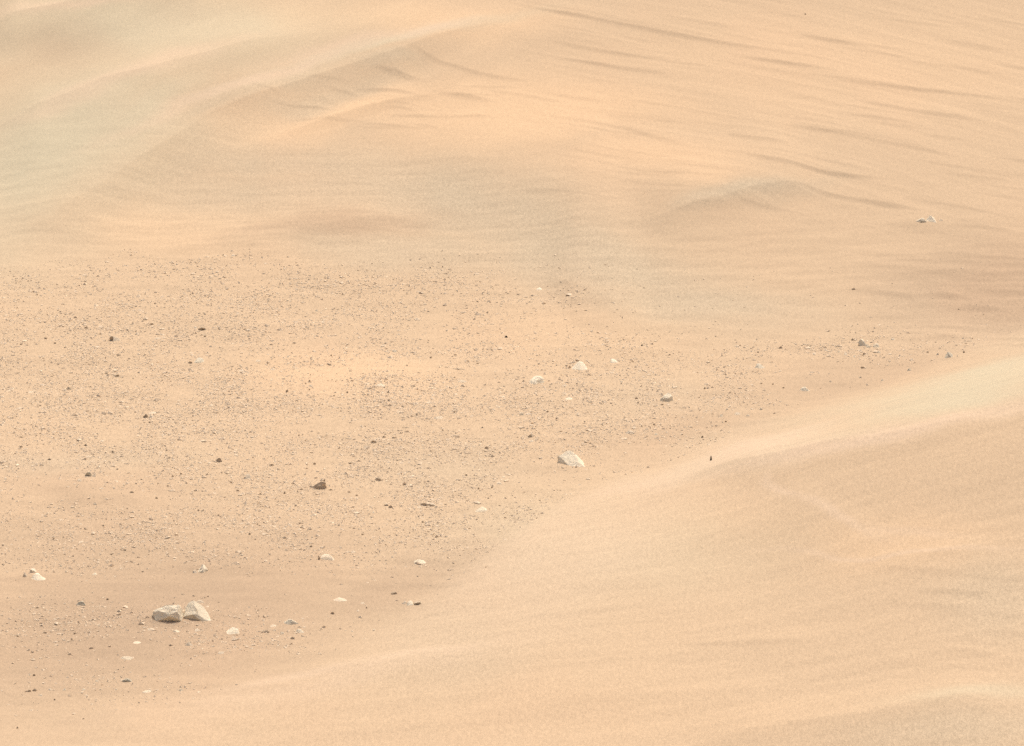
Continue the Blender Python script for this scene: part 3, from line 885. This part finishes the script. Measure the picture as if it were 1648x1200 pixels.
# --- the rest of the stones one can pick out
MORE = '''34 553 5 3 d;89 551 6 3 d;135 520 6 4 d;139 526 7 4 m;244 520 8 4 m;254 544 11 3 p;171 600 6 3 d;330 540 6 4 d;325 538 5 3 d;315 535 4 3 d
474 551 8 3 d;498 612 4 4 d;492 616 4 3 d;500 620 9 4 p;498 626 4 3 d;559 630 4 4 d;538 636 4 3 d;564 596 8 3 m;533 571 4 3 d;462 628 6 6 m;463 573 7 4 c;438 594 11 3 p
388 596 10 3 p;415 580 10 3 p;182 726 6 4 d;138 715 5 4 d;278 765 5 4 d;292 761 5 4 d;270 781 4 3 d;189 754 5 3 d;252 800 5 4 d;166 845 5 3 d;34 718 6 4 d;34 702 8 3 d;87 866 6 3 d
365 761 6 3 d;372 775 4 4 d;383 788 6 4 d;419 794 5 3 d;506 745 5 4 d;483 841 5 3 d;532 787 8 3 d;402 858 5 4 d;352 828 5 3 m;320 820 5 4 d;438 747 8 4 m;562 791 6 3 d;574 796 5 3 m
690 752 9 4 m;751 763 5 4 d;792 733 8 4 m;784 719 8 5 m;770 785 4 4 d;792 783 4 4 d;803 777 10 5 p;680 839 5 3 d;655 687 8 3 m;645 696 5 3 d;713 691 5 3 d;776 687 4 3 d;584 859 5 3 d;645 761 7 4 m
174 963 6 4 d;202 884 6 3 d;179 891 6 3 d;230 919 5 3 d;72 1017 8 4 d;121 1018 6 4 d;116 1028 5 4 d;147 1042 9 4 m;176 1039 7 4 m;52 1048 6 4 m;60 977 5 3 d;67 1006 5 3 d;66 986 6 3 m;152 923 12 4 c;98 910 6 4 c;149 953 4 3 c
536 985 9 5 m;356 1050 11 4 p;358 1027 5 3 d;501 878 6 4 d;490 884 6 3 m;328 885 6 3 d;335 959 5 3 d;312 958 6 3 d;275 1037 7 4 m;221 1034 17 3 c;243 1012 14 4 p;284 1015 12 5 c
596 624 7 3 d;666 620 8 4 d;626 643 5 4 d;625 630 5 4 d;731 662 6 4 d;694 574 5 4 d;784 502 5 3 d;753 580 5 3 d;648 653 6 3 m;671 667 5 3 d;790 659 5 3 d;655 587 4 3 d;635 564 7 5 c;611 620 18 3 c;745 614 19 3 p;706 672 19 4 p
915 641 15 4 c;909 620 11 3 p;1033 685 4 3 d;1053 682 5 4 d;1040 690 8 4 p;1056 698 8 4 c;903 693 8 3 d;896 672 6 4 m;881 661 5 4 d;941 678 4 3 d;867 585 4 3 d;1024 640 6 4 m;1027 647 6 4 m;839 665 7 6 c
1220 566 5 3 d;1372 545 5 4 d;1154 594 4 4 d;1134 624 5 4 d;1244 617 5 3 d;1225 616 5 3 m;1261 623 4 3 d;1168 677 4 3 d;1161 668 8 5 c;1225 657 7 5 c;1187 665 14 4 p;1204 668 7 4 p;1170 658 7 4 p
1437 545 7 4 c;1551 565 5 5 d;1493 566 5 3 m;1509 569 5 4 p;1389 570 5 3 m;1415 566 7 4 c;1375 573 6 4 c;1448 571 5 4 p;1361 569 7 4 c;1350 565 6 3 c;1541 572 4 3 c;1310 568 8 3 p;1330 563 8 3 p
187 1109 5 3 c;135 1109 6 3 c;104 1109 7 4 c;81 1109 7 4 p;156 1095 7 4 c;65 1118 9 3 p;88 1125 5 3 d;55 1085 6 4 d;48 1085 5 3 c;28 1170 5 4 d;237 1113 17 3 p;567 1015 5 3 p;602 1013 6 4 c;584 970 8 3 p;576 982 6 3 p;590 977 4 3 d'''
TW = {'d': 'dark', 'm': 'mid', 'p': 'pale', 'c': 'cream'}
for item in MORE.replace('\n', ';').split(';'):
    a = item.split()
    stone(float(a[0]), float(a[1]), float(a[2]), float(a[3]), TW[a[4]])

# --- more of the larger stones, up to the 300 that show largest
r0 = np.random.default_rng(5)
tries = 0
while len(ROCKS) < 298 and tries < 6000:
    tries += 1
    u, v = r0.uniform(28, 1120), r0.uniform(455, 1110)
    if r0.uniform() > gravel_mask(np.array([u]), np.array([v]))[0]:
        continue
    if any(abs(u - a) < 9 + c / 2 and abs(v - b) < 7 for a, b, c in ROCKS):
        continue
    w = r0.uniform(3.6, 5.4)
    stone(u, v, w, w * r0.uniform(.5, .75), r0.choice(['dark', 'mid', 'pale', 'pale', 'cream']))

# ------------------------------------------------------------------ gravel: uncountable, one object
def gravel(n_try, seed):
    r = np.random.default_rng(seed)
    s = r.uniform(-.094, .094, n_try)
    y = np.sqrt(r.uniform(79 ** 2, 113 ** 2, n_try))
    x = s * y
    z = sheet_z(x, y)
    u, v = project(x, y, z)
    m = gravel_mask(u + 30 * noise(x / 1.5, y / 3, 5), v + 14 * noise(x / 1.5, y / 3, 8))
    cl = .55 + .75 * noise(x / .9, y / 1.4, 13)
    keep = r.uniform(0, 1, n_try) < np.clip(m * cl, 0.006, 1) * ((v > 418 + 26 * noise(x / 1.1, y / 1.5, 91)) & ~((dune_T(x, y) > .06) & (y < 109)))
    x, y, z = x[keep], y[keep], z[keep]
    n = len(x)
    size = .0075 * (r.pareto(2.3, n) + 1)
    size = np.clip(size, .0075, .026)
    pale = r.uniform(0, 1, n) > .36
    size = np.where((r.uniform(0, 1, n) < .05) & pale, size * 1.8, size * np.where(pale, 1, .85))
    oct_v = np.array([(1, 0, 0), (0, 1, 0), (-1, 0, 0), (0, -1, 0), (0.1, 0, 1), (0, .1, -.6)], float)
    oct_f = np.array([(0, 1, 4), (1, 2, 4), (2, 3, 4), (3, 0, 4), (1, 0, 5), (2, 1, 5), (3, 2, 5), (0, 3, 5)])
    vv = oct_v[None] + r.normal(0, .22, (n, 6, 3))
    vv = vv * size[:, None, None] * np.stack([r.uniform(.8, 1.5, n), r.uniform(.8, 1.5, n), r.uniform(.35, .75, n)], 1)[:, None]
    a = r.uniform(0, 6.28, n)
    ca, sa = np.cos(a)[:, None], np.sin(a)[:, None]
    vx, vy = vv[..., 0] * ca - vv[..., 1] * sa, vv[..., 0] * sa + vv[..., 1] * ca
    vv = np.stack([vx + x[:, None], vy + y[:, None], vv[..., 2] + z[:, None] + .1 * size[:, None]], -1)
    ff = oct_f[None] + (np.arange(n) * 6)[:, None, None]
    tone = np.where(~pale, r.uniform(0, .6, n), r.uniform(.55, 1.0, n))
    return vv.reshape(-1, 3), ff.reshape(-1, 3), np.repeat(tone, 6)


gv_, gf_, gt_ = gravel(520000, 77)
link('gravel', mesh_from('gravel', gv_, gf_, M_GRAVEL, None, {'tone': gt_}), 'tan and brown pebbles strewn over the plain', 'gravel', 'stuff')
print('gravel pebbles', len(gv_) // 6, 'rocks', len(ROCKS))
